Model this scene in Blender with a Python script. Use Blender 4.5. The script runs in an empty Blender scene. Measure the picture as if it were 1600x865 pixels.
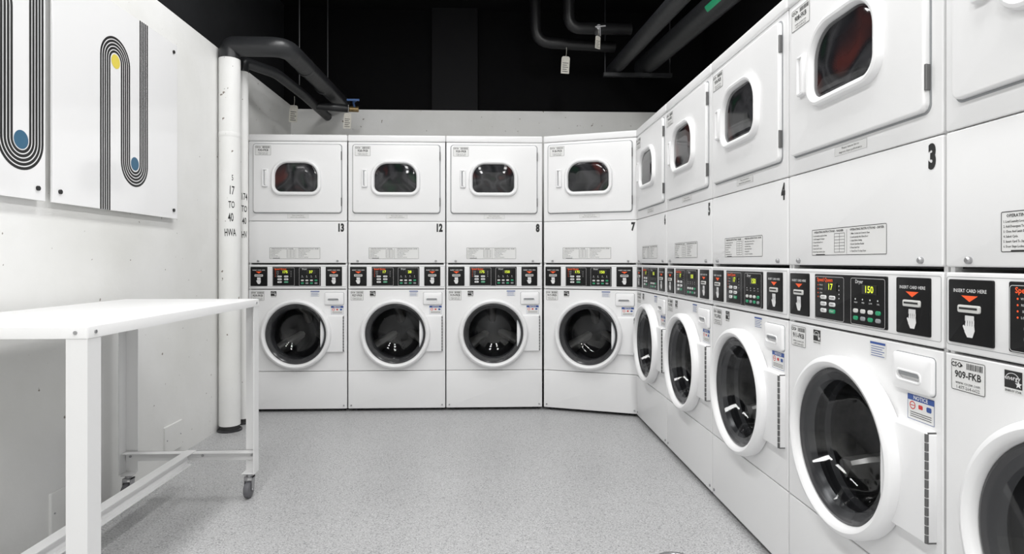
import bpy, math, bmesh, random
from mathutils import Vector, Matrix
random.seed(3)
scene = bpy.context.scene
COL = scene.collection
try:
    scene.view_settings.view_transform = 'Standard'
except Exception:
    pass

# ---------------------------------------------------------------- materials
def setin(b, k, v):
    if k in b.inputs: b.inputs[k].default_value = v
def pm(name, col, rough=0.4, metal=0.0, emis=None, es=0.0, coat=0.0, bump=0.0, bscale=60.0, var=0.0, vscale=3.0, spec=None):
    m = bpy.data.materials.new(name); m.use_nodes = True
    nt = m.node_tree; b = nt.nodes['Principled BSDF']
    setin(b,'Base Color',(*col,1)); setin(b,'Roughness',rough); setin(b,'Metallic',metal); setin(b,'Coat Weight',coat)
    if spec is not None: setin(b,'Specular IOR Level',spec)
    if emis: setin(b,'Emission Color',(*emis,1)); setin(b,'Emission Strength',es)
    tc = nt.nodes.new('ShaderNodeTexCoord')
    if var>0:
        n = nt.nodes.new('ShaderNodeTexNoise'); n.inputs['Scale'].default_value=vscale; n.inputs['Detail'].default_value=5
        nt.links.new(tc.outputs['Object'], n.inputs['Vector'])
        r = nt.nodes.new('ShaderNodeValToRGB')
        r.color_ramp.elements[0].position=0.3; r.color_ramp.elements[1].position=0.7
        r.color_ramp.elements[0].color=tuple(max(0,c*(1-var)) for c in col)+(1,)
        r.color_ramp.elements[1].color=tuple(min(1,c*(1+var)) for c in col)+(1,)
        nt.links.new(n.outputs['Fac'], r.inputs['Fac']); nt.links.new(r.outputs['Color'], b.inputs['Base Color'])
    if bump>0:
        n = nt.nodes.new('ShaderNodeTexNoise'); n.inputs['Scale'].default_value=bscale; n.inputs['Detail'].default_value=4
        nt.links.new(tc.outputs['Object'], n.inputs['Vector'])
        bp = nt.nodes.new('ShaderNodeBump'); bp.inputs['Strength'].default_value=bump; bp.inputs['Distance'].default_value=0.01
        nt.links.new(n.outputs['Fac'], bp.inputs['Height']); nt.links.new(bp.outputs['Normal'], b.inputs['Normal'])
    return m

ENAMEL = pm('white_enamel',(0.82,0.82,0.822),0.30,var=0.01)
PLASTIC = pm('white_plastic',(0.84,0.84,0.845),0.35,var=0.01)
POWDER = pm('white_powder_coat',(0.80,0.80,0.80),0.45,bump=0.03,bscale=400)
STICK = pm('label_white',(0.74,0.74,0.73),0.5)
STICKG = pm('label_grey',(0.62,0.62,0.60),0.5)
INK = pm('black_ink',(0.015,0.015,0.015),0.5)
BLACKP = pm('black_panel',(0.004,0.004,0.0045),0.30,spec=.3)
GREYLINE = pm('grey_line',(0.28,0.29,0.30),0.5)
WHITEINK = pm('white_ink',(0.75,0.75,0.75),0.5)
ORANGE = pm('glowing_orange_ink',(0.85,0.10,0.02),0.5,emis=(0.9,0.1,0.02),es=0.15)  # faint glow added to printed arrow, lettering and indicator dots
BLUE = pm('blue_ink',(0.03,0.08,0.30),0.5)
RED = pm('red_ink',(0.6,0.03,0.03),0.5)
GREEN = pm('green_button',(0.02,0.30,0.14),0.4)
DIGIT = pm('led_digits',(0.5,0.6,0.02),0.5,emis=(0.75,0.9,0.05),es=1.0)
SCREEN = pm('led_screen',(0.008,0.008,0.006),0.3)
DARKMET = pm('dark_hinge_metal',(0.16,0.16,0.16),0.4,metal=0.7)
STEEL = pm('brushed_steel',(0.45,0.45,0.46),0.35,metal=1.0,var=0.1,vscale=20)
DRUM = pm('drum_steel',(0.10,0.10,0.102),0.30,metal=0.85,var=0.25,vscale=30)
DRUML = pm('drum_vane_steel',(0.50,0.49,0.47),0.28,metal=0.6)  # vane colour lightened to stand in for reflections off the steel
DRUMD = pm('drum_back_steel',(0.045,0.045,0.047),0.28,metal=0.6)  # drum back darkened in its colour, as shade deep inside
RUBBER = pm('grey_rubber',(0.03,0.03,0.033),0.40)
GASKET = pm('door_inner_ring',(0.05,0.05,0.053),0.22,metal=0.1)
CASTER = pm('caster_rubber',(0.12,0.12,0.13),0.5)
PIPEBLK = pm('black_pipe_wrap',(0.022,0.023,0.025),0.38,bump=0.2,bscale=25)
PIPEGRY = pm('dark_pipe_wrap',(0.010,0.010,0.011),0.4,bump=0.2,bscale=25)
BLKCEIL = pm('black_ceiling_paint',(0.0025,0.0025,0.003),0.85,bump=0.2,bscale=12,spec=.15)
BLKWALL = pm('black_wall_paint',(0.011,0.0115,0.013),0.75,bump=0.25,bscale=14,var=0.2,spec=.3)
BLKPIL = pm('black_pilaster_paint',(0.007,0.007,0.008),0.75,spec=.2)
YEL = pm('yellow_dot',(0.72,0.60,0.10),0.4)
TEAL = pm('teal_dot',(0.04,0.13,0.22),0.4)
ACRYL = pm('white_acrylic',(0.86,0.86,0.865),0.12,coat=0.5)
DARKSEAM = pm('dark_interior',(0.03,0.03,0.03),0.7)
TAGW = pm('tag_card',(0.62,0.60,0.54),0.6,var=0.1,vscale=40)
LAMPW = pm('lamp_housing',(0.5,0.5,0.5),0.5)
BRASS = pm('valve_brass',(0.35,0.25,0.12),0.4,metal=0.8)
BLUEH = pm('blue_handle',(0.05,0.12,0.30),0.4)

def wallmat():
    m = pm('white_concrete_paint',(0.82,0.82,0.80),0.6)
    nt=m.node_tree; b=nt.nodes['Principled BSDF']; tc=nt.nodes['Texture Coordinate']
    n=nt.nodes.new('ShaderNodeTexNoise'); n.inputs['Scale'].default_value=1.6; n.inputs['Detail'].default_value=6
    nt.links.new(tc.outputs['Object'],n.inputs['Vector'])
    r=nt.nodes.new('ShaderNodeValToRGB'); r.color_ramp.elements[0].position=.3; r.color_ramp.elements[1].position=.65
    r.color_ramp.elements[0].color=(.74,.74,.715,1); r.color_ramp.elements[1].color=(.84,.84,.83,1)
    nt.links.new(n.outputs['Fac'],r.inputs['Fac'])
    v=nt.nodes.new('ShaderNodeTexNoise'); v.inputs['Scale'].default_value=28; v.inputs['Detail'].default_value=2
    nt.links.new(tc.outputs['Object'],v.inputs['Vector'])
    r2=nt.nodes.new('ShaderNodeValToRGB'); r2.color_ramp.elements[0].position=.735; r2.color_ramp.elements[1].position=.765
    r2.color_ramp.elements[0].color=(0,0,0,1); r2.color_ramp.elements[1].color=(1,1,1,1)
    nt.links.new(v.outputs['Fac'],r2.inputs['Fac'])
    mx=nt.nodes.new('ShaderNodeMix'); mx.data_type='RGBA'
    nt.links.new(r2.outputs['Color'],mx.inputs['Factor']); nt.links.new(r.outputs['Color'],mx.inputs['A']); mx.inputs['B'].default_value=(.25,.22,.19,1)
    nt.links.new(mx.outputs['Result'],b.inputs['Base Color'])
    n3=nt.nodes.new('ShaderNodeTexNoise'); n3.inputs['Scale'].default_value=9; n3.inputs['Detail'].default_value=8
    nt.links.new(tc.outputs['Object'],n3.inputs['Vector'])
    bp=nt.nodes.new('ShaderNodeBump'); bp.inputs['Strength'].default_value=.35; bp.inputs['Distance'].default_value=.01
    nt.links.new(n3.outputs['Fac'],bp.inputs['Height']); nt.links.new(bp.outputs['Normal'],b.inputs['Normal'])
    return m
WALL = wallmat()

def floormat():
    m = pm('speckled_grey_vinyl',(0.4,0.4,0.41),0.34)
    nt=m.node_tree; b=nt.nodes['Principled BSDF']; tc=nt.nodes['Texture Coordinate']
    n=nt.nodes.new('ShaderNodeTexNoise'); n.inputs['Scale'].default_value=150; n.inputs['Detail'].default_value=5; n.inputs['Roughness'].default_value=.7
    n2=nt.nodes.new('ShaderNodeTexNoise'); n2.inputs['Scale'].default_value=1.6; n2.inputs['Detail'].default_value=5
    v=nt.nodes.new('ShaderNodeTexVoronoi'); v.inputs['Scale'].default_value=210
    for q in (n,n2,v): nt.links.new(tc.outputs['Object'],q.inputs['Vector'])
    r=nt.nodes.new('ShaderNodeValToRGB'); r.color_ramp.elements[0].position=.36; r.color_ramp.elements[1].position=.64
    r.color_ramp.elements[0].color=(.33,.33,.333,1); r.color_ramp.elements[1].color=(.60,.60,.605,1)
    e=r.color_ramp.elements.new(.5); e.color=(.455,.457,.463,1)
    nt.links.new(n.outputs['Fac'],r.inputs['Fac'])
    sep=nt.nodes.new('ShaderNodeSeparateColor'); nt.links.new(v.outputs['Color'],sep.inputs[0])
    rc=nt.nodes.new('ShaderNodeValToRGB'); rc.color_ramp.interpolation='CONSTANT'
    rc.color_ramp.elements[0].color=(.62,.62,.63,1); rc.color_ramp.elements[1].position=.92; rc.color_ramp.elements[1].color=(1.2,1.2,1.2,1)
    e=rc.color_ramp.elements.new(.13); e.color=(1,1,1,1)
    nt.links.new(sep.outputs[0],rc.inputs['Fac'])
    r2=nt.nodes.new('ShaderNodeValToRGB'); r2.color_ramp.elements[0].color=(.88,.88,.88,1); r2.color_ramp.elements[1].color=(1.06,1.06,1.06,1)
    nt.links.new(n2.outputs['Fac'],r2.inputs['Fac'])
    mx=nt.nodes.new('ShaderNodeMix'); mx.data_type='RGBA'; mx.blend_type='MULTIPLY'; mx.inputs['Factor'].default_value=1
    nt.links.new(r.outputs['Color'],mx.inputs['A']); nt.links.new(r2.outputs['Color'],mx.inputs['B'])
    m2=nt.nodes.new('ShaderNodeMix'); m2.data_type='RGBA'; m2.blend_type='MULTIPLY'; m2.inputs['Factor'].default_value=1
    nt.links.new(mx.outputs['Result'],m2.inputs['A']); nt.links.new(rc.outputs['Color'],m2.inputs['B'])
    nt.links.new(m2.outputs['Result'],b.inputs['Base Color'])
    return m
FLOOR = floormat()

def glassmat():
    m=bpy.data.materials.new('door_glass_clear'); m.use_nodes=True; nt=m.node_tree
    for n in list(nt.nodes): nt.nodes.remove(n)
    o=nt.nodes.new('ShaderNodeOutputMaterial'); t=nt.nodes.new('ShaderNodeBsdfTransparent'); t.inputs[0].default_value=(.78,.79,.80,1)
    g=nt.nodes.new('ShaderNodeBsdfGlossy'); g.inputs['Roughness'].default_value=.05
    f=nt.nodes.new('ShaderNodeLayerWeight'); f.inputs['Blend'].default_value=.5
    p=nt.nodes.new('ShaderNodeMath'); p.operation='POWER'; p.inputs[1].default_value=4
    q=nt.nodes.new('ShaderNodeMath'); q.operation='MULTIPLY_ADD'; q.inputs[1].default_value=.55; q.inputs[2].default_value=.045
    nt.links.new(f.outputs['Facing'],p.inputs[0]); nt.links.new(p.outputs[0],q.inputs[0])
    mx=nt.nodes.new('ShaderNodeMixShader')
    nt.links.new(q.outputs[0],mx.inputs[0]); nt.links.new(t.outputs[0],mx.inputs[1]); nt.links.new(g.outputs[0],mx.inputs[2]); nt.links.new(mx.outputs[0],o.inputs[0])
    return m
GLASS=glassmat()

def dryerglass():
    m=pm('dark_dryer_glass',(0.02,0.02,0.02),0.07,spec=.4)
    nt=m.node_tree; b=nt.nodes['Principled BSDF']; tc=nt.nodes['Texture Coordinate']
    oi=nt.nodes.new('ShaderNodeObjectInfo')
    add=nt.nodes.new('ShaderNodeVectorMath'); add.operation='ADD'
    mul=nt.nodes.new('ShaderNodeMath'); mul.operation='MULTIPLY'; mul.inputs[1].default_value=20
    nt.links.new(oi.outputs['Random'],mul.inputs[0]); nt.links.new(tc.outputs['Object'],add.inputs[0]); nt.links.new(mul.outputs[0],add.inputs[1])
    n=nt.nodes.new('ShaderNodeTexNoise'); n.inputs['Scale'].default_value=5; n.inputs['Detail'].default_value=1.5; n.inputs['Distortion'].default_value=1.2
    nt.links.new(add.outputs[0],n.inputs['Vector'])
    r=nt.nodes.new('ShaderNodeValToRGB'); cr=r.color_ramp  # green, grey and red swirls paint reflections and laundry into the glass colour
    cr.elements[0].position=.28; cr.elements[0].color=(.008,.024,.014,1)
    cr.elements[1].position=.72; cr.elements[1].color=(.065,.020,.018,1)
    for p,c in ((.40,(.012,.013,.014,1)),(.49,(.040,.040,.043,1)),(.57,(.014,.014,.016,1))):
        e=cr.elements.new(p); e.color=c
    nt.links.new(n.outputs['Fac'],r.inputs['Fac']); nt.links.new(r.outputs['Color'],b.inputs['Base Color'])
    return m
DGLASS=dryerglass()

# ---------------------------------------------------------------- mesh builder
_tc={}
def textmesh(s,bold=0.0,res=2):
    k=(s,bold,res)
    if k in _tc: return _tc[k]
    cu=bpy.data.curves.new('t','FONT'); cu.body=s; cu.size=1; cu.align_x='CENTER'; cu.align_y='CENTER'; cu.resolution_u=res; cu.offset=bold
    ob=bpy.data.objects.new('t',cu); COL.objects.link(ob)
    dg=bpy.context.evaluated_depsgraph_get(); dg.update()
    me=ob.evaluated_get(dg).to_mesh()
    vs=[(v.co.x,v.co.y) for v in me.vertices]; fs=[tuple(p.vertices) for p in me.polygons]
    ob.evaluated_get(dg).to_mesh_clear()
    bpy.data.objects.remove(ob); bpy.data.curves.remove(cu)
    _tc[k]=(vs,fs); return _tc[k]

def outline(cx,cz,w,h,r,n=6):
    if not isinstance(r,(tuple,list)): r=(r,)*4
    mx=min(w,h)/2
    tl,tr,br,bl=[max(0.0004,min(q,mx)) for q in r]
    pts=[]
    for rr,sx,sz,a0 in ((br,1,-1,-90),(tr,1,1,0),(tl,-1,1,90),(bl,-1,-1,180)):
        ax=cx+sx*(w/2-rr); az=cz+sz*(h/2-rr)
        for i in range(n+1):
            a=math.radians(a0+90*i/n); pts.append((ax+rr*math.cos(a),az+rr*math.sin(a)))
    return pts

class MB:
    def __init__(s): s.v=[];s.f=[];s.m=[];s.mats=[]
    def mi(s,m):
        if m not in s.mats: s.mats.append(m)
        return s.mats.index(m)
    def add(s,vs,fs,m):
        b=len(s.v); s.v+= [tuple(v) for v in vs]; k=s.mi(m)
        for f in fs: s.f.append(tuple(b+i for i in f)); s.m.append(k)
    def loft(s,loops,m,c0=False,c1=False):
        n=len(loops[0]); vs=[p for l in loops for p in l]; fs=[]
        for i in range(len(loops)-1):
            for j in range(n):
                k=(j+1)%n; fs.append((i*n+j,i*n+k,(i+1)*n+k,(i+1)*n+j))
        if c0: fs.append(tuple(range(n))[::-1])
        if c1: fs.append(tuple((len(loops)-1)*n+j for j in range(n)))
        s.add(vs,fs,m)
    def slab(s,cx,cz,w,h,r,yb,yf,m,bev=0.003,seg=3,n=6,back=True):
        rr=r if isinstance(r,(tuple,list)) else (r,)*4
        L=[[(x,yb,z) for x,z in outline(cx,cz,w,h,rr,n)]]
        for k in range(seg+1):
            a=math.pi/2*k/seg; o=bev*(1-math.cos(a)); y=yf+bev*(1-math.sin(a))
            L.append([(x,y,z) for x,z in outline(cx,cz,w-2*o,h-2*o,tuple(q-o for q in rr),n)])
        s.loft(L,m,back,True)
    def prof(s,cx,cz,w,h,r,profile,m,cap=None,n=8):
        rr=r if isinstance(r,(tuple,list)) else (r,)*4
        L=[[(x,y,z) for x,z in outline(cx,cz,w-2*o,h-2*o,tuple(q-o for q in rr),n)] for o,y in profile]
        s.loft(L,m,False,False)
        if cap: s.add(L[-1],[tuple(range(len(L[-1])))],cap)
    def flat(s,cx,cz,w,h,y,m,r=0.0004,n=2):
        p=outline(cx,cz,w,h,r,n); s.add([(x,y,z) for x,z in p],[tuple(range(len(p)))],m)
    def frame(s,cx,cz,w,h,t,y,m,r=0.0):
        a=outline(cx,cz,w,h,r+.0005,4); b=outline(cx,cz,w-2*t,h-2*t,max(r-t,0)+.0005,4)
        s.loft([[(x,y,z) for x,z in a],[(x,y,z) for x,z in b]],m)
    def poly(s,pts,y,m): s.add([(x,y,z) for x,z in pts],[tuple(range(len(pts)))],m)
    def box(s,x0,x1,y0,y1,z0,z1,m):
        vs=[(x,y,z) for x in (x0,x1) for y in (y0,y1) for z in (z0,z1)]
        s.add(vs,[(0,1,3,2),(4,6,7,5),(0,4,5,1),(2,3,7,6),(0,2,6,4),(1,5,7,3)],m)
    def lathe(s,cx,cz,profile,m,n=64,cap=False):
        L=[[(cx+r*math.cos(2*math.pi*j/n),y,cz+r*math.sin(2*math.pi*j/n)) for j in range(n)] for r,y in profile]
        s.loft(L,m,False,cap)
    def text(s,t,cx,cz,size,y,m,xs=1.0,bold=0.0,res=2,align='c'):
        vs,fs=textmesh(t,bold,res)
        if not vs: return
        x0=min(v[0] for v in vs)
        if align=='l': dx=cx-x0*size*xs
        else: dx=cx
        s.add([(dx+v[0]*size*xs,y,cz+v[1]*size) for v in vs],fs,m)
    def tube(s,pts,r,m,fil=0.08,n=20,caps=True):
        P=[Vector(p) for p in pts]; Q=[P[0]]
        for i in range(1,len(P)-1):
            a,b,c=P[i-1],P[i],P[i+1]; d1=(a-b); d2=(c-b); f=min(fil,d1.length*.49,d2.length*.49)
            s1=b+d1.normalized()*f; s2=b+d2.normalized()*f
            if f<1e-4: Q.append(b); continue
            for k in range(9):
                t=k/8; Q.append(s1*(1-t)**2+b*2*t*(1-t)+s2*t*t)
        Q.append(P[-1]); L=[]; nrm=None
        for i,q in enumerate(Q):
            T=(Q[min(i+1,len(Q)-1)]-Q[max(i-1,0)]).normalized()
            if nrm is None:
                nrm=T.orthogonal().normalized()
            else:
                nrm=(nrm-T*nrm.dot(T)).normalized()
            bn=T.cross(nrm)
            L.append([tuple(q+(nrm*math.cos(2*math.pi*j/n)+bn*math.sin(2*math.pi*j/n))*r) for j in range(n)])
        s.loft(L,m,caps,caps)
    def obj(s,name,parent=None,label=None,loc=None,ang=35,recalc=True):
        me=bpy.data.meshes.new(name); me.from_pydata(s.v,[],s.f)
        for m in s.mats: me.materials.append(m)
        me.polygons.foreach_set('material_index',s.m)
        if recalc:
            bm=bmesh.new(); bm.from_mesh(me); bmesh.ops.recalc_face_normals(bm,faces=bm.faces); bm.to_mesh(me); bm.free()
        me.polygons.foreach_set('use_smooth',[True]*len(me.polygons))
        try: me.set_sharp_from_angle(angle=math.radians(ang))
        except Exception: pass
        me.update()
        ob=bpy.data.objects.new(name,me); COL.objects.link(ob)
        if loc: 
            me.transform(Matrix.Translation(-Vector(loc))); ob.location=loc
        if parent: ob.parent=parent
        if label: ob['label']=label
        return ob
def empty(name,loc,rz=0):
    e=bpy.data.objects.new(name,None); e.empty_display_size=.1; COL.objects.link(e); e.location=loc; e.rotation_euler=(0,0,rz); return e
def tag(o,label,cat,group=None):
    o['label']=label; o['category']=cat
    if group: o['group']=group
def struct(mb,name):
    o=mb.obj(name); o['kind']='structure'; return o

# ---------------------------------------------------------------- camera
F=940.0; YAW=math.atan(36/940); H=1.076
cam=bpy.data.cameras.new('camera'); co=bpy.data.objects.new('camera',cam); COL.objects.link(co)
co.location=(0,0,H); co.rotation_euler=(math.pi/2,0,-YAW)
cam.sensor_width=36; cam.lens=F/1600*36; cam.shift_y=-(432.5-408)/1600; cam.clip_start=.02
scene.camera=co

# ---------------------------------------------------------------- room
XL=-1.72; XR=1.86; YB=5.30; YF=-2.6; ZW=2.40; ZC=3.3
b=MB(); b.box(XL-.3,XR+.3,YF-.2,YB+.4,-.1,0,FLOOR); struct(b,'floor')
b=MB(); b.box(XL-.3,XR+.3,YF-.2,YB+.4,ZC,ZC+.1,BLKCEIL); struct(b,'ceiling')
b=MB(); b.box(XL-.2,XL,YF,YB,0,ZW+.03,WALL); struct(b,'wall_left')
b=MB(); b.box(XL-.2,XL-.06,YF,YB,ZW+.03,ZC,BLKWALL); struct(b,'wall_left_upper')
b=MB(); b.box(XL-.2,XR+.2,YB,YB+.2,0,ZW,WALL); struct(b,'wall_back')
b=MB(); b.box(XL-.2,XR+.2,YB+.06,YB+.2,ZW,ZC,BLKCEIL); struct(b,'wall_back_upper')
b=MB(); b.box(XR,XR+.2,YF,YB,0,ZW,WALL); struct(b,'wall_right')
b=MB(); b.box(XR+.06,XR+.2,YF,YB,ZW,ZC,BLKCEIL); struct(b,'wall_right_upper')
b=MB(); b.box(XL-.2,XR+.2,YF-.2,YF,0,ZC,WALL); struct(b,'wall_front')
b=MB(); b.box(-.50,-.10,YB-.0,YB+.06,ZW,ZC,BLKPIL); struct(b,'trim_1')

# ---------------------------------------------------------------- washer dryer prototype
W=.692
def build_unit():
    root=empty('stacked_washer_dryer',(0,0,0))
    # body shell
    b=MB()
    D=.70
    b.box(-W/2,-W/2+.012,.012,D,.022,1.955,ENAMEL)
    b.box(W/2-.012,W/2,.012,D,.022,1.955,ENAMEL)
    b.box(-W/2+.012,W/2-.012,D-.012,D,.022,1.955,ENAMEL)
    b.box(-W/2+.012,W/2-.012,.03,D-.012,.022,.034,DARKSEAM)
    b.box(-W/2+.012,W/2-.012,.03,D-.012,1.059,1.064,DARKSEAM)
    # top lid
    b.slab(0,1.957,.698,.048,.010,D,-.006,ENAMEL,bev=.008)
    # dryer front face
    b.slab(0,1.6475,W,.567,.006,.03,0,ENAMEL,bev=.003)
    # washer face with hole
    cx,cz=0,.583; w,h=W,.580; hx,hz,R=-.007,.559,.214; N=72
    x0,x1,z0,z1=cx-w/2,cx+w/2,cz-h/2,cz+h/2
    outer=[];inner=[]
    for j in range(N):
        a=2*math.pi*j/N; dx,dz=math.cos(a),math.sin(a); t=9
        if dx>1e-9: t=min(t,(x1-hx)/dx)
        if dx<-1e-9: t=min(t,(x0-hx)/dx)
        if dz>1e-9: t=min(t,(z1-hz)/dz)
        if dz<-1e-9: t=min(t,(z0-hz)/dz)
        outer.append([hx+dx*t,hz+dz*t]); inner.append([hx+dx*R,hz+dz*R])
    for c in ((x0,z0),(x0,z1),(x1,z0),(x1,z1)):
        a=math.atan2(c[1]-hz,c[0]-hx)%(2*math.pi); j=round(a/(2*math.pi)*N)%N; outer[j]=list(c)
    e=.002
    sh=lambda p:(p[0]-math.copysign(e,p[0]-cx) if abs(abs(p[0]-cx)-w/2)<1e-6 else p[0], p[1]-math.copysign(e,p[1]-cz) if abs(abs(p[1]-cz)-h/2)<1e-6 else p[1])
    b.loft([[(x,.03,z) for x,z in outer],[(x,e,z) for x,z in outer],[(sh(p)[0],0,sh(p)[1]) for p in outer],[(x,0,z) for x,z in inner],[(x,.03,z) for x,z in inner]],ENAMEL)
    # feet and pins
    for sx in (-.3,.3):
        for y in (.06,.62):
            L=[[(sx+r*math.cos(2*math.pi*j/16),y+r*math.sin(2*math.pi*j/16),z) for j in range(16)] for r,z in ((.024,0),(.024,.008),(.014,.01),(.014,.024))]
            b.loft(L,RUBBER,True,True)
        b.lathe(sx*.93,1.078,[(.008,0),(.008,-.006),(.005,-.009)],STEEL,n=14,cap=True)
        b.lathe(sx*1.08,.045,[(.006,0),(.006,-.004),(.003,-.005)],STEEL,n=12,cap=True)
    b.obj('body',root)
    b=MB(); b.slab(0,.1555,W,.267,.006,.03,0,ENAMEL,bev=.003); b.obj('kick_panel',root)
    b=MB(); b.slab(0,1.2125,W,.297,.006,.03,0,ENAMEL,bev=.004); b.obj('access_panel',root)
    # ---- dryer door
    b=MB()
    b.slab(-.002,1.666,.629,.498,.022,.0,-.0015,GREYLINE,bev=.0008)
    b.slab(-.002,1.666,.618,.487,.020,.0,-.016,ENAMEL,bev=.006,seg=4)
    door=b.obj('dryer_door',root)
    rr=(.120,.120,.070,.070); wc=(-.007,1.672)
    b=MB(); b.prof(*wc,.352,.258,rr,[(0,-.015),(.001,-.026),(.005,-.033),(.012,-.036),(.020,-.034),(.025,-.028),(.028,-.018)],PLASTIC,n=12)
    b.obj('window_frame',door)
    b=MB(); b.prof(*wc,.300,.206,tuple(q-.026 for q in rr),[(0,-.0165),(.002,-.0185),(.010,-.0205),(.03,-.0235),(.06,-.0255)],DGLASS,cap=DGLASS,n=12)
    b.obj('window_glass',door,label='dark reflective glass')
    b=MB(); b.prof(-.226,1.668,.044,.132,.010,[(0,-.015),(.001,-.024),(.004,-.029),(.009,-.030),(.013,-.024),(.014,-.018)],PLASTIC,cap=GREYLINE,n=5)
    b.slab(-.218,1.668,.020,.105,.006,-.018,-.027,PLASTIC,bev=.003)
    b.obj('door_handle',door)
    for zz in (1.83,1.50):
        b=MB(); b.box(.3065,.3105,-.014,-.0,zz-.030,zz+.030,DARKMET)
        b.tube([(.310,-.012,zz-.030),(.310,-.012,zz+.030)],.003,DARKMET,n=8)
        b.obj('hinge',door,label='small dark metal hinge')
    # ---- washer door
    b=MB()
    c=(-.007,.559)
    b.lathe(*c,[(.241,0),(.247,-.006),(.249,-.030),(.246,-.043),(.240,-.050),(.231,-.053),(.222,-.050),(.216,-.043),(.2135,-.028),(.212,0.0)],PLASTIC,n=96)
    b.slab(.245,.559,.165,.258,.010,0,-.024,PLASTIC,bev=.005)
    wd=b.obj('washer_door',root)
    b=MB()
    b.lathe(*c,[(.213,-.030),(.206,-.033),(.199,-.027),(.186,-.008),(.180,.0)],GASKET,n=80)
    b.obj('inner_ring',wd,label='smoked grey plastic ring')
    b=MB()
    b.lathe(*c,[(.199,-.026),(.180,-.022),(.158,.02),(.146,.045),(.125,.066),(.08,.080),(.03,.086),(.004,.087)],GLASS,n=80,cap=True)
    b.obj('door_glass',wd,label='clear round convex glass')
    b=MB()
    b.box(.318,.3265,-.020,-.0,.432,.686,DARKMET)
    for i in range(12):
        z=.434+i*.021; b.tube([(.325,-.022,z),(.325,-.022,z+.018)],.0042,DARKMET,n=10)
    b.obj('hinge',wd,label='long dark metal piano hinge')
    # ---- drum
    b=MB()
    b.lathe(*c,[(.213,.001),(.208,.03),(.184,.035),(.178,.05),(.186,.065),(.205,.07)],RUBBER,n=96)
    b.lathe(*c,[(.205,.07),(.232,.075),(.232,.32),(.225,.335)],DRUM,n=96)
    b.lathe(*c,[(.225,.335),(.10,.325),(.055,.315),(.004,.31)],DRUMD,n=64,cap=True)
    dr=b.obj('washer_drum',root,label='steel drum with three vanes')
    for k in range(3):
        a=math.radians(95+120*k); ux,uz=math.cos(a),math.sin(a); px,pz=-uz,ux
        b=MB(); L=[]
        for y,hw,ri in ((.10,.022,.185),(.14,.026,.155),(.24,.030,.120),(.30,.034,.045)):
            L.append([(c[0]+ux*r+px*q,y,c[1]+uz*r+pz*q) for r,q in ((.240,-hw*1.5),(ri+.02,-hw*.8),(ri,-hw*.3),(ri,hw*.3),(ri+.02,hw*.8),(.240,hw*1.5))])
        b.loft(L,DRUML,True,True)
        b.obj('drum_vane',dr)
    # ---- control panel
    b=MB()
    b.slab(0,.9655,W,.173,.006,.03,0,ENAMEL,bev=.004)
    b.frame(0,.968,.684,.150,.0012,-.0006,GREYLINE,r=.006)
    cp=b.obj('control_panel',root)
    for (cx,w) in ((-.274,.118),(.2535,.115)):
        b=MB(); b.slab(cx,.9685,w,.137,.004,.0,-.004,BLACKP,bev=.0015); y=-.0046
        b.text('INSERT CARD HERE',cx,1.013,.0105,y,WHITEINK,xs=.95,res=1,bold=.01)
        b.poly([(cx-.022,1.003),(cx+.022,1.003),(cx,.990)],y,ORANGE)
        b.slab(cx,.975,.058,.016,.004,-.004,-.008,STICKG,bev=.001)
        b.flat(cx,.976,.048,.0045,-.0085,INK)
        b.flat(cx,.955,.024,.012,y,WHITEINK,r=.001)
        b.poly([(cx-.011,.945),(cx+.012,.945),(cx+.014,.930),(cx+.008,.915),(cx-.006,.915),(cx-.013,.926)],y-.0002,WHITEINK)
        for i in range(4): b.flat(cx-.008+i*.0062,.947,.0048,.012,y-.0003,WHITEINK,r=.002)
        for i in range(3): b.flat(cx-.005+i*.0062,.945,.0009,.012,y-.0004,INK)
        b.poly([(cx-.013,.928),(cx-.018,.938),(cx-.015,.941),(cx-.008,.934)],y-.0003,WHITEINK)
        b.obj('card_reader',cp,label='black card reader with orange arrow')
    b=MB(); b.slab(-.009,.9685,.340,.137,.004,0,-.004,BLACKP,bev=.0015); y=-.0046
    L0,L1=-.100,.082
    b.frame(L0,.966,.152,.128,.001,y,WHITEINK,r=.006); b.frame(L1,.966,.146,.128,.001,y,WHITEINK,r=.006)
    b.text('Speed Queen',L0-.022,1.020,.016,y-.0001,ORANGE,xs=.95,bold=.02)
    b.text('Dryer',L1-.035,1.020,.014,y-.0001,WHITEINK,bold=.01)
    for cxx in (L0,L1):
        b.slab(cxx+.010,1.000,.062,.025,.002,-.004,-.006,SCREEN,bev=.0005)
    for i in range(4):
        b.lathe(L0-.058,1.004-i*.012,[(.0022,y),(.0001,y-.0005)],ORANGE,n=8)
        b.text(('WASH','RINSE','SPIN','LOCK')[i],L0-.042,1.004-i*.012,.0065,y,WHITEINK,res=1)
        b.lathe(L0+.052,1.004-i*.012,[(.002,y),(.0001,y-.0005)],WHITEINK,n=8)
        b.lathe(L1-.052+i*.032,.972,[(.0025,y),(.0001,y-.0005)],WHITEINK,n=8)
        b.text(('HIGH','MED','LOW','DEL')[i],L1-.050+i*.032,.963,.006,y,WHITEINK,res=1)
    for r in range(3):
        for q in range(2):
            x=L0-.028+q*.046; z=.968-r*.020
            b.slab(x,z,.030,.012,.005,-.004,-.0065,WHITEINK if (r,q)!=(2,1) else GREEN,bev=.001)
            b.text((('HOT','WARM'),('COLD','PERM'),('DEL','START'))[r][q],x,z,.008,-.0068,INK if (r,q)!=(2,1) else WHITEINK,res=1)
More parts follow.
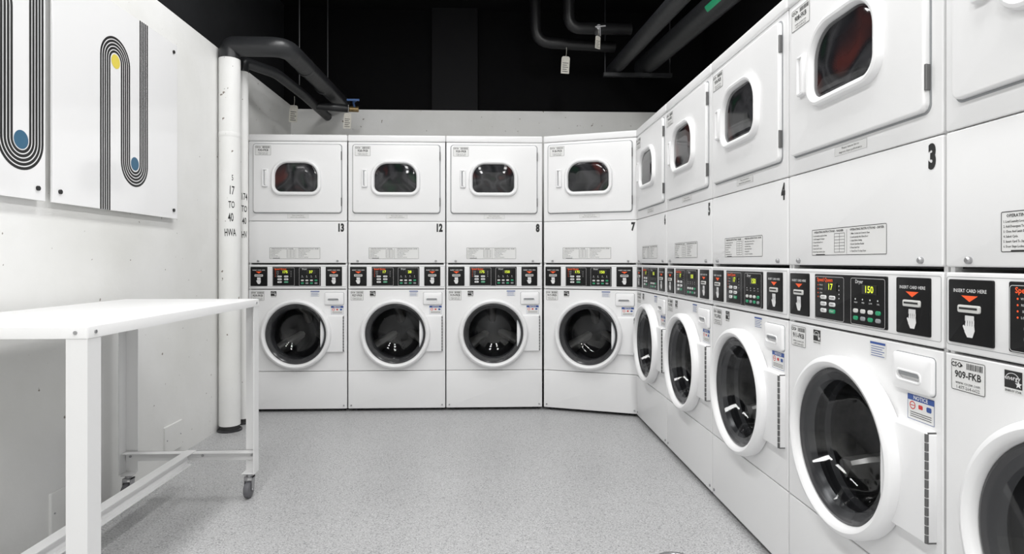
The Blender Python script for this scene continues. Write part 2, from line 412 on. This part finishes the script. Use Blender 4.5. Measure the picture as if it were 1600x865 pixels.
    for q in range(4):
        x=L1-.050+q*.032
        b.slab(x,.940,.020,.011,.005,-.004,-.0065,(STICKG,STICKG,STICKG,GREEN)[q],bev=.001)
        b.slab(x,.920,.020,.011,.005,-.004,-.0065,(GREEN,GREYLINE,GREEN,GREYLINE)[q],bev=.001)
    b.obj('display_panel',cp,label='black display panel with green buttons')
    # ---- detergent drawer
    b=MB()
    O=lambda o,y:[(x,y,z) for x,z in outline(.257,.809,.134-2*o,.088-2*o,.010-o*.5,6)]
    I=lambda o,y:[(x,y,z) for x,z in outline(.250,.800,.088-2*o,.030-2*o,.012-o*.5,6)]
    b.slab(.257,.809,.138,.092,.011,0,-.001,GREYLINE,bev=.0005)
    b.loft([O(0,0),O(0,-.007),O(.001,-.010),O(.004,-.012),I(0,-.012),I(.001,-.014),I(.004,-.014),I(.006,-.010),I(.007,-.003)],PLASTIC,False,True)
    dd=b.obj('detergent_drawer',root)
    b=MB(); b.slab(.250,.806,.070,.012,.005,-.003,-.012,GREYLINE,bev=.002); b.obj('drawer_pull',dd)
    # ---- labels shared
    y=-.0006
    b=MB(); cx,cz=-.022,1.134; w,h=.356,.080
    b.flat(cx,cz,w,h,y,STICK,r=.003); b.frame(cx,cz,w,h,.0016,y-.0003,INK,r=.003); y2=y-.0004
    b.text('OPERATING INSTRUCTIONS - WASHER',cx-.088,cz+.031,.0088,y2,INK,bold=.02,res=1)
    b.text('OPERATING INSTRUCTIONS - DRYER',cx+.094,cz+.031,.0088,y2,INK,bold=.02,res=1)
    wl=['1. Load Laundry Loosely Into Drum','2. Add Detergent To Drawer','3. Close And Latch Door','4. Select Cycle','5. Insert Card To Start','6. Door Stays Locked In Cycle']
    dl=['1. Make Certain Lint Screen Is Clean','2. Load Laundry And Close Door','3. Select Fabric Setting','4. Insert Card Into Reader','5. Press Start Pad','6. Open Door To Stop Dryer']
    for i in range(6):
        b.text(wl[i],cx-.172,cz+.020-i*.0098,.0066,y2,INK,res=1,align='l',xs=.82,bold=.02)
        b.text(dl[i],cx+.022,cz+.020-i*.0098,.0066,y2,INK,res=1,align='l',xs=.9,bold=.02)
    b.frame(cx-.030,cz-.004,.052,.056,.0012,y2,INK)
    for i in range(5): b.flat(cx-.030,cz+.014-i*.009,.050,.0011,y2,INK)
    b.flat(cx-.030,cz-.004,.0011,.056,y2,INK)
    b.flat(cx+.006,cz-.002,.0012,.070,y2,INK)
    b.flat(cx-.13,cz-.0375,.05,.003,y2,INK)
    b.obj('instruction_label',root,label='white operating instructions sticker')
    b=MB(); b.flat(.0,1.396,.150,.026,y,STICK,r=.002); b.frame(0,1.396,.150,.026,.0006,y-.0002,GREYLINE)
    b.text('Please remove lint to',0,1.402,.0095,y2,INK,res=1); b.text('improve dryer performance',0,1.391,.0095,y2,INK,res=1)
    b.obj('lint_label',root,label='small white lint reminder sticker')
    b=MB(); b.flat(-.172,.842,.042,.044,y,STICK); b.flat(-.172,.846,.040,.034,y-.0002,INK)
    b.text('energy',-.174,.849,.013,y-.0004,WHITEINK,res=1,bold=.01)
    st=[]
    for i in range(10):
        a=math.pi/2+i*math.pi/5; r=.008 if i%2==0 else .0034; st.append((-.160+r*math.cos(a),.838+r*math.sin(a)))
    b.poly(st,y-.0005,WHITEINK)
    for i in range(8):
        a0=math.radians(20+i*17); a1=math.radians(20+(i+1)*17)
        b.poly([(-.174+.016*math.cos(a0),.846+.013*math.sin(a0)),(-.174+.016*math.cos(a1),.846+.013*math.sin(a1)),(-.174+.0145*math.cos(a1),.846+.0118*math.sin(a1)),(-.174+.0145*math.cos(a0),.846+.0118*math.sin(a0))],y-.0004,WHITEINK)
    b.text('ENERGY STAR',-.172,.8235,.0058,y-.0004,INK,res=1,bold=.02)
    b.obj('energy_label',root,label='small black and white energy sticker')
    b=MB(); b.flat(.120,.845,.066,.042,y,STICK); b.flat(.120,.861,.062,.006,y-.0002,BLUE)
    for i in range(5): b.flat(.120-(i%2)*.004,.852-i*.006,.054-(i%2)*.008,.0018,y-.0002,BLUE)
    b.obj('care_label',root,label='white sticker with blue text')
    b=MB(); b.flat(.277,.727,.088,.060,y,STICK); b.frame(.277,.727,.088,.060,.001,y-.0002,BLUE); b.flat(.277,.750,.086,.014,y-.0002,BLUE)
    b.text('NOTICE',.277,.750,.013,y-.0004,WHITEINK,bold=.02)
    b.lathe(.250,.731,[(.010,y-.0002),(.0075,y-.0002)],RED,n=18); b.flat(.250,.731,.014,.002,y-.0003,RED)
    b.flat(.277,.731,.014,.010,y-.0003,RED,r=.002); b.flat(.304,.731,.016,.012,y-.0003,BLUE,r=.003)
    for i in range(3): b.flat(.277,.715-i*.005,.070,.0016,y-.0003,INK)
    b.obj('notice_label',root,label='white notice sticker with blue header')
    return root

def copy_tree(src,parent=None):
    o=src.copy(); COL.objects.link(o)
    if parent: o.parent=parent
    for ch in list(src.children): copy_tree(ch,o)
    return o

def id_label(root,cx,cz,w,h,y,txt):
    b=MB(); b.flat(cx,cz,w,h,y,STICK,r=.003); b.frame(cx,cz,w,h,.0012,y-.0003,INK,r=.003); q=y-.0005
    b.text('CSC',cx-w*.36,cz+h*.33,h*.22,q,INK,bold=.03,res=1)
    b.poly([(cx-w*.22,cz+h*.40),(cx-w*.14,cz+h*.33),(cx-w*.22,cz+h*.26)],q,INK)
    x=cx-w*.02
    rnd=random.Random(txt)
    while x<cx+w*.44:
        t=rnd.choice((.0008,.0014,.002)); b.flat(x,cz+h*.33,t,h*.20,q,INK); x+=t+rnd.choice((.001,.0018))
    b.text(txt,cx,cz+h*.02,h*.32,q,INK,bold=.02,xs=.95)
    b.text('www.cscsw.com',cx,cz-h*.24,h*.15,q,INK,res=1)
    b.text('1-877-264-6622',cx,cz-h*.39,h*.15,q,INK,res=1)
    b.obj('identification_label',root,label='white sticker reading '+txt)

proto=build_unit()
XRW=1.018
units=[ # number, world pos of front-centre, rot, idnum, digits, label
 ('13',(-1.362,4.35),0,('929','930'),('175','37'),'white stacked washer and dryer numbered 13 beside two white pipes'),
 ('12',(-.661,4.35),0,('927','928'),('17','28'),'white stacked washer and dryer numbered 12 in straight row'),
 ('8',(.039,4.35),0,('919','920'),('175','150'),'white stacked washer and dryer numbered 8, reddish load behind dryer glass'),
 ('7',None,0,('917','918'),('175','150'),'white stacked washer and dryer numbered 7, angled across the corner'),
 ('6',(XRW,4.108-.35),-90,('915','916'),('17','150'),'white stacked washer and dryer numbered 6 next to the corner'),
 ('5',(XRW,4.108-1.05),-90,('913','914'),('17','150'),'white stacked washer and dryer numbered 5 in long row'),
 ('4',(XRW,4.108-1.75),-90,('912','910'),('17','150'),'white stacked washer and dryer numbered 4 in long row'),
 ('3',(XRW,4.108-2.45),-90,('911','908'),('17','150'),'white stacked washer and dryer numbered 3 in long row'),
 ('2',(XRW,4.108-3.15),-90,('909','907'),('17','150'),'white stacked washer and dryer numbered 2 at end of long row'),
]
for i,(num,pos,rot,ids,dg,lab) in enumerate(units):
    u=proto if i==0 else copy_tree(proto)
    if num=='7':
        p0=Vector((.394,4.35)); p1=Vector((1.028,4.112)); mid=(p0+p1)/2; d=p1-p0
        u.location=(mid.x,mid.y,0); u.rotation_euler=(0,0,math.atan2(d.y,d.x)); u.scale=(d.length/.70,1,1)
    else:
        u.location=(pos[0],pos[1],0); u.rotation_euler=(0,0,math.radians(rot))
    tag(u,lab,'washing machine','stacked washer dryers along the walls')
    u['_n']=i
for i,o in enumerate([o for o in COL.objects if '_n' in o]):
    num,pos,rot,ids,dg,lab=units[o['_n']]
    del o['_n']
    b=MB(); b.text(num,.302 if len(num)>1 else .314,1.314,.074,-.0008,INK,xs=.66,bold=.06,res=4); b.obj('machine_number',o,label='bold black number '+num)
    id_label(o,-.240,1.863,.110,.068,-.0168,ids[1]+'-FKB')
    id_label(o,-.283,.830,.090,.066,-.0008,ids[0]+'-FKB')
    for t,x in ((dg[0],-.090),(dg[1],.092)):
        b=MB(); b.text(t,x,.9995,.026,-.0066,DIGIT,bold=.01)
        b.obj('display_digits',o,label='glowing yellow-green digits')

# ---------------------------------------------------------------- table
def build_table():
    X0,X1,Y0,Y1,Z=-1.665,-1.062,1.635,2.825,.903
    root=empty('work_table',((X0+X1)/2,(Y0+Y1)/2,0))
    def add(b,name,label=None):
        o=b.obj(name); o.data.transform(Matrix.Translation((-(X0+X1)/2,-(Y0+Y1)/2,0))); o.parent=root
        if label: o['label']=label
        return o
    b=MB()
    cx,cy=(X0+X1)/2,(Y0+Y1)/2
    L=[[(x,y,z) for x,y in outline(cx,cy,X1-X0-2*o,Y1-Y0-2*o,.006)] for o,z in ((.02,Z-.006),(.02,Z-.032),(0,Z-.032),(0,Z-.003),(.001,Z-.001),(.003,Z))]
    b.loft(L,POWDER,True,True)
    add(b,'tabletop')
    lw=.056; th=.004
    for sx,x in ((1,X0),(-1,X1)):
        for sy,y in ((1,Y0),(-1,Y1)):
            b=MB(); zb=.115; e=.0015
            xo=x+sx*e; yo=y+sy*e
            pts=[(0,0),(lw,0),(lw,th),(th,th),(th,lw),(0,lw)]
            b.loft([[(xo+sx*p,yo+sy*q,z) for p,q in pts] for z in (zb,Z-.0325)],POWDER,True,True)
            xs=sorted((xo,xo+sx*lw)); ys=sorted((yo,yo+sy*lw)); b.box(xs[0],xs[1],ys[0],ys[1],zb-.003,zb-.0002,POWDER)
            leg=add(b,'leg')
            cx_,cy_=xo+sx*.030,yo+sy*.030
            c=MB()
            c.box(cx_-.022,cx_+.022,cy_-.022,cy_+.022,.108,.1115,STEEL)
            c.tube([(cx_,cy_,.09),(cx_,cy_,.108)],.014,STEEL,n=14)
            for s in (-1,1):
                c.loft([[(cx_+s*.017+t,cy_+yy,zz) for yy,zz in ((-.018,.095),(.018,.095),(.010,.038),(-.008-.012,.038))] for t in (-.0015,.0015)],STEEL,True,True)
            c.box(cx_-.0185,cx_+.0185,cy_-.018,cy_+.018,.090,.095,STEEL)
            wy=cy_-.010
            prof=[(.008,-.014),(.030,-.014),(.036,-.010),(.038,0),(.036,.010),(.030,.014),(.008,.014)]
            n=28
            c.loft([[(cx_+t,wy+r*math.cos(2*math.pi*j/n),.038+r*math.sin(2*math.pi*j/n)) for j in range(n)] for r,t in prof],CASTER,True,True)
            c.tube([(cx_-.021,wy,.038),(cx_+.021,wy,.038)],.006,STEEL,n=10)
            add(c,'caster','grey swivel caster wheel')
            for A in (((xo+sx*.03,y,Z-.016),(xo+sx*.03,y-sy*.003,Z-.016)),((x,yo+sy*.03,Z-.016),(x-sx*.003,yo+sy*.03,Z-.016))):
                c=MB(); c.tube(list(A),.005,STEEL,n=10); add(c,'bolt','small steel bolt')
    zc=.185
    for y,s in ((Y0+.008,1),(Y1-.008,-1)):
        b=MB(); b.box(X0+.008,X1-.008,min(y,y+s*.003),max(y,y+s*.003),zc-.022,zc+.022,POWDER)
        b.box(X0+.008,X1-.008,min(y,y+s*.040),max(y,y+s*.040),zc+.019,zc+.022,POWDER)
        for xx in (X0+.028,X1-.028,cx-.05,cx+.05):
            b.tube([(xx,y-s*.004,zc),(xx,y+s*.006,zc)],.006,STEEL,n=8)
        add(b,'end_rail')
    b=MB(); b.box(cx-.0015,cx+.0015,Y0+.05,Y1-.05,zc-.024,zc+.018,POWDER); b.box(cx-.022,cx+.022,Y0+.012,Y1-.012,zc+.0225,zc+.026,POWDER)
    b.box(cx-.022,cx+.022,Y0+.05,Y1-.05,zc-.027,zc-.024,POWDER)
    add(b,'stretcher')
    tag(root,'white powder-coated steel work table on casters','table')
build_table()

# ---------------------------------------------------------------- wall art
XP=XL+.028
def uY(u,X):
    xc=(u-800)/F; c,s=math.cos(YAW),math.sin(YAW)
    dx=xc*c+s; dy=-xc*s+c; t=X/dx; return t*dy,t
def art(Y0,Y1,z0,z1,design,label):
    b=MB(); T=.008; r=.002
    L=[[(XP-T*.0-d,a,z) for a,z in outline((Y0+Y1)/2,(z0+z1)/2,Y1-Y0-2*o,z1-z0-2*o,r)] for o,d in ((0,T),(0,.001),(.001,0))]
    b.loft(L,ACRYL,True,True)
    xs=XP+.0006
    def strip(pts,t,m=INK):
        n=len(pts); out=[]
        for i,(a,z) in enumerate(pts):
            p=pts[max(i-1,0)]; q=pts[min(i+1,n-1)]; dx,dz=q[0]-p[0],q[1]-p[1]; l=math.hypot(dx,dz); nx,nz=-dz/l,dx/l
            out.append(((xs,a+nx*t/2,z+nz*t/2),(xs,a-nx*t/2,z-nz*t/2)))
        vs=[v for pr in out for v in pr]; b.add(vs,[(2*i,2*i+1,2*i+3,2*i+2) for i in range(n-1)],m)
    def disc(a,z,rr,m): b.add([(xs+.0002,a+rr*math.cos(2*math.pi*j/40),z+rr*math.sin(2*math.pi*j/40)) for j in range(40)],[tuple(range(40))],m)
    design(strip,disc)
    o=b.obj('wall_art_panel'); 
    for a in (Y0+.04,Y1-.04):
        for z in (z0+.045,z1-.045):
            q=MB(); q.tube([(XL,a,z),(XP+.006,a,z)],.009,INK,n=18); q.obj('standoff_bolt',o,label='black standoff bolt')
    tag(o,label,'wall art','striped acrylic wall panels')
    return o
NS=5; R0,R1=.036,.112
offs=[R0+(R1-R0)*(k+.5)/NS for k in range(NS)]
TS=(R1-R0)/NS*.70
def arc(ca,cz,r,a0,a1,n=24): return [(ca+r*math.cos(math.radians(a0+(a1-a0)*i/n)),cz+r*math.sin(math.radians(a0+(a1-a0)*i/n))) for i in range(n+1)]
Y277,_=uY(277,XP); Y82,_=uY(82,XP); Y72,_=uY(71,XP)
k=abs(XP)/1.67
zb2=H+ (1.302-1.076)*k; zt2=H+(2.228-1.076)*k
za=H+(1.969-1.076)*k; zu=H+(1.535-1.076)*k
Ya=(2.759)*k; Yu=Ya+(R0+R1)
def des2(strip,disc):
    for r in offs:
        r2=R0+R1-r
        strip([(Ya-r,zb2)]+arc(Ya,za,r,180,0)+arc(Yu,zu,r2,180,360)+[(Yu+r2,zt2)],TS)
    disc(Ya,za,.032,YEL); disc(Yu,zu,.032,TEAL)
art(Y82,Y277,zb2,zt2,des2,'white square acrylic panel, striped curve, yellow and blue dots')
Yc=2.214*k; zc1=H+(1.511-1.076)*k
def des1(strip,disc):
    for r in offs:
        r2=R0+R1-r; Yd=Yc-(R0+R1)
        strip([(Yd-r2,zb2)]+arc(Yd,za,r2,180,0)+arc(Yc,zc1,r,180,360)+[(Yc+r,zt2)],TS)
    disc(Yc,zc1,.034,TEAL); disc(Yc-(R0+R1),za,.034,YEL)
art(Y72-(Y277-Y82),Y72,zb2,zt2,des1,'white square acrylic panel with striped U curve and blue dot')

# cover plates low on wall
for (a0,a1,z0,z1) in ((3.25,3.43,.045,.195),(2.42,2.58,.0,.165)):
    b=MB(); L=[[(XL+d,a,z) for a,z in outline((a0+a1)/2,(z0+z1)/2,a1-a0-2*o,z1-z0-2*o,.004)] for o,d in ((0,0),(0,.007),(.002,.009))]
    b.loft(L,WALL,True,True)
    for a in (a0+.02,a1-.02): b.tube([(XL+.006,a,(z0+z1)/2),(XL+.011,a,(z0+z1)/2)],.004,STEEL,n=8)
    o=b.obj('cover_plate'); tag(o,'white painted blank cover plate low on wall','cover plate','cover plates low on the wall')

# ---------------------------------------------------------------- white standing pipes
def standpipe(x,y,r,zt,rows,label):
    b=MB()
    L=[[(x+rr*math.cos(2*math.pi*j/40),y+rr*math.sin(2*math.pi*j/40),z) for j in range(40)] for rr,z in ((r*.93,0),(r*.93,.035),(r,.037),(r,.6),(r,1.2),(r,1.8),(r,zt))]
    b.loft(L[:2],DARKSEAM); b.loft(L[1:],WALL,False,True)
    L=[[(x+rr*math.cos(2*math.pi*j/40),y+rr*math.sin(2*math.pi*j/40),z) for j in range(40)] for rr,z in ((r*1.16,0),(r*1.16,.010),(r*1.0,.014))]
    b.loft(L,RUBBER)
    L=[[(x+rr*math.cos(2*math.pi*j/40),y+rr*math.sin(2*math.pi*j/40),z) for j in range(40)] for rr,z in ((r,zt-.5),(r*1.015,zt-.498),(r*1.015,zt-.47),(r,zt-.468))]
    b.loft(L,WALL)
    o=b.obj('standing_pipe'); tag(o,label,'pipe','painted standing pipes')
    rnd=random.Random(7)
    for (t,z,s,da) in rows:
        q=MB(); vs,fs=textmesh(t,.012,2); out=[]
        sk=rnd.uniform(-.15,.15); sl=rnd.uniform(-.1,.16)
        for vx,vy in vs:
            a=-math.pi/2+.35+da+ ((vx+vy*sk)*s*.62)/r; out.append((x+(r+.001)*math.cos(a),y+(r+.001)*math.sin(a),z+vy*s*1.45+vx*s*sl))
        q.add(out,fs,INK)
        q.obj('handwriting',o,label='black marker handwriting reading '+t,recalc=False)
standpipe(-1.651,3.90,.064,2.36,[('5',1.60,.034,.30),('17',1.52,.052,.22),('TO',1.43,.042,.22),('40',1.35,.052,.15),('HWA',1.255,.045,.1)],'thick white painted pipe with black marker handwriting')
standpipe(-1.631,4.06,.033,2.33,[('174',1.50,.044,.25),('TO',1.42,.040,.25),('40',1.34,.042,.25),('HV',1.25,.042,.25)],'slim white painted pipe with black marker handwriting')

# ---------------------------------------------------------------- overhead pipes
def tagc(pos,s=1.0,rz=0,label='white paper tag hanging from black pipe'):
    b=MB(); 
    w,h=.055*s,.115*s
    p=outline(0,-h/2-.06*s,w,h,(.014*s,.014*s,.003,.003),4)
    L=[[(x,y,z) for x,z in p] for y in (-.001,.001)]
    b.loft(L,TAGW,True,True)
    for i in range(5): b.flat(-(i%2)*.004*s,-.105*s-i*.014*s,w*.7-(i%2)*.01,.004*s,-.0016,INK)
    b.tube([(0,0,-.07*s),(0.004,0,-.03*s),(0,0,0.0)],.0016,TAGW,n=6)
    o=b.obj('hanging_tag'); o.location=pos; o.rotation_euler=(0,.06,rz); tag(o,label,'tag','paper tags on the pipes')
def band(b,p,r,axis,m):
    ax=Vector(axis)*.018; p=Vector(p); b.tube([p-ax,p+ax],r,m,n=20)
b=MB(); b.tube([(-1.651,3.90,2.362),(-1.651,3.90,2.445),(-1.30,3.90,2.445),(-1.27,YB-.005,2.445)],.062,PIPEBLK,fil=.11,n=28)
for y in (4.3,4.75): band(b,(-1.295,y,2.445),.066,(0,1,0),PIPEBLK)
o=b.obj('overhead_pipe'); tag(o,'thick black insulated pipe elbowing off standing pipe','pipe','black overhead pipes')
b=MB(); b.tube([(-1.631,4.06,2.332),(-1.631,4.06,2.40),(-1.50,4.30,2.40),(-1.43,4.7,2.36),(-1.40,YB-.02,2.33)],.036,PIPEBLK,fil=.05,n=24)
b.tube([(-1.40,4.95,2.34),(-1.25,4.98,2.335),(-1.16,5.02,2.335)],.032,PIPEBLK,fil=.05)
slim=b.obj('overhead_pipe'); tag(slim,'slim black pipe branching below thicker pipe','pipe','black overhead pipes')
b=MB(); b.tube([(-1.19,5.02,2.335),(-1.08,5.03,2.335)],.024,BRASS,n=12); b.tube([(-1.11,5.03,2.34),(-1.11,4.97,2.38),(-1.07,4.93,2.385)],.008,BLUEH,fil=.01,n=8); b.box(-1.15,-1.05,4.915,4.925,2.375,2.39,BLUEH)
b.obj('shutoff_valve',slim,label='brass valve with blue lever')
tagc((-1.515,4.75,2.36),1.15); tagc((-1.14,4.93,2.345),1.1)
for (x,y,z) in ((-1.285,4.85,2.508),(-1.43,4.60,2.405)):
    b=MB(); b.tube([(x,y,z),(x,y,ZC)],.005,PIPEBLK,n=8); o=b.obj('hanger_rod'); tag(o,'thin black threaded rod holding up a pipe','rod','pipe hanger rods')
def P(u,v,d):
    xc=(u-800)/F; c,s=math.cos(YAW),math.sin(YAW)
    return Vector(((xc*c+s)*d,(-xc*s+c)*d,H-(v-408)/F*d))
b=MB(); b.tube([(1.07,5.15,2.72),(1.20,3.6,2.72),(1.30,2.4,2.72)],.060,PIPEBLK,fil=.02,n=24); o=b.obj('overhead_pipe'); tag(o,'long straight black insulated pipe under ceiling','pipe','black overhead pipes')
b=MB(); b.tube([(1.33,5.15,2.742),(1.50,3.6,2.742),(1.62,2.4,2.742)],.082,PIPEBLK,fil=.02,n=24)
o=b.obj('overhead_pipe'); tag(o,'thick straight black insulated pipe with green marker','pipe','black overhead pipes')
q=MB(); 
M0,M1=Vector((1.474,3.84,2.742)),Vector((1.493,3.66,2.742))
L=[]
for p in (M0,M1):
    L.append([(p.x+.0835*math.cos(a),p.y,p.z+.0835*math.sin(a)) for a in [math.radians(195+i*4) for i in range(8)]])
q.add(L[0]+L[1],[(i,i+1,8+i+1,8+i) for i in range(7)],GREEN)
q.obj('pipe_marker',o,label='green pipe marker sticker')
b=MB(); b.box(.96,1.54,5.0,5.04,2.628,2.656,PIPEBLK)
for x in (.975,1.525): b.tube([(x,5.02,2.63),(x,5.02,ZC)],.006,PIPEBLK,n=8)
o=b.obj('pipe_support'); tag(o,'black strut trapeze hung on rods carrying pipes','bracket')
b=MB(); pp=[P(836,-60,4.9),P(838,66,4.9),P(960,74,5.0)]; pp[0].z=ZC; b.tube(pp,.045,PIPEGRY,fil=.12,n=20); o=b.obj('overhead_pipe'); tag(o,'black pipe with elbow hanging from ceiling','pipe','black overhead pipes')
b=MB(); pp=[P(889,-60,4.7),P(889,44,4.7),P(985,46,4.8)]; pp[0].z=ZC; b.tube(pp,.045,PIPEGRY,fil=.10,n=20); o=b.obj('overhead_pipe'); tag(o,'black pipe with elbow and valve','pipe','black overhead pipes')
b=MB(); p=P(936,42,4.62); b.tube([p,p+Vector((0,.12,0))],.020,STEEL,n=12); b.tube([p+Vector((-.03,0,.0)),p+Vector((.05,0,.01))],.008,STEEL,n=8); b.tube([p+Vector((.01,0,0)),p+Vector((.01,0,-.07))],.008,STEEL,n=8)
b.obj('shutoff_valve',o,label='small steel valve')
tagc(P(885,74,4.82),1.2); tagc(P(935,46,4.58),.85,.5)

# ---------------------------------------------------------------- floor drain
b=MB(); cx,cy=.668,2.125; n=40
L=[[(cx+r*math.cos(2*math.pi*j/n),cy+r*math.sin(2*math.pi*j/n),z) for j in range(n)] for r,z in ((.078,0),(.077,.003),(.066,.003),(.064,.001))]
b.loft(L,STEEL); b.add(L[-1],[tuple(range(n))],INK)
for i in range(7):
    x=cx-.05+i*.0167; hh=math.sqrt(max(0,.064**2-(x-cx)**2)); b.box(x-.003,x+.003,cy-hh,cy+hh,.001,.003,STEEL)
o=b.obj('floor_drain'); tag(o,'round metal floor drain grate in grey floor','drain')

# ---------------------------------------------------------------- lights
def lamp(x,y,power,sx=.3,sy=1.3):
    b=MB(); b.box(x-sx/2-.03,x+sx/2+.03,y-sy/2-.03,y+sy/2+.03,ZC-.06,ZC,LAMPW); o=b.obj('ceiling_light'); tag(o,'long rectangular ceiling light fixture','ceiling light','ceiling light fixtures')
    l=bpy.data.lights.new('area','AREA'); l.shape='RECTANGLE'; l.size=sx; l.size_y=sy; l.energy=power; l.color=(1,.997,.99)
    lo=bpy.data.objects.new('area_lamp',l); COL.objects.link(lo); lo.parent=o; lo.location=(x,y,ZC-.075)
for x in (-.75,.65):
    for y,p in ((2.9,25),(.9,27),(-1.2,42)):
        lamp(x,y,p)
w=bpy.data.worlds.new('world'); scene.world=w; w.use_nodes=True
w.node_tree.nodes['Background'].inputs[0].default_value=(.5,.5,.5,1); w.node_tree.nodes['Background'].inputs[1].default_value=.2
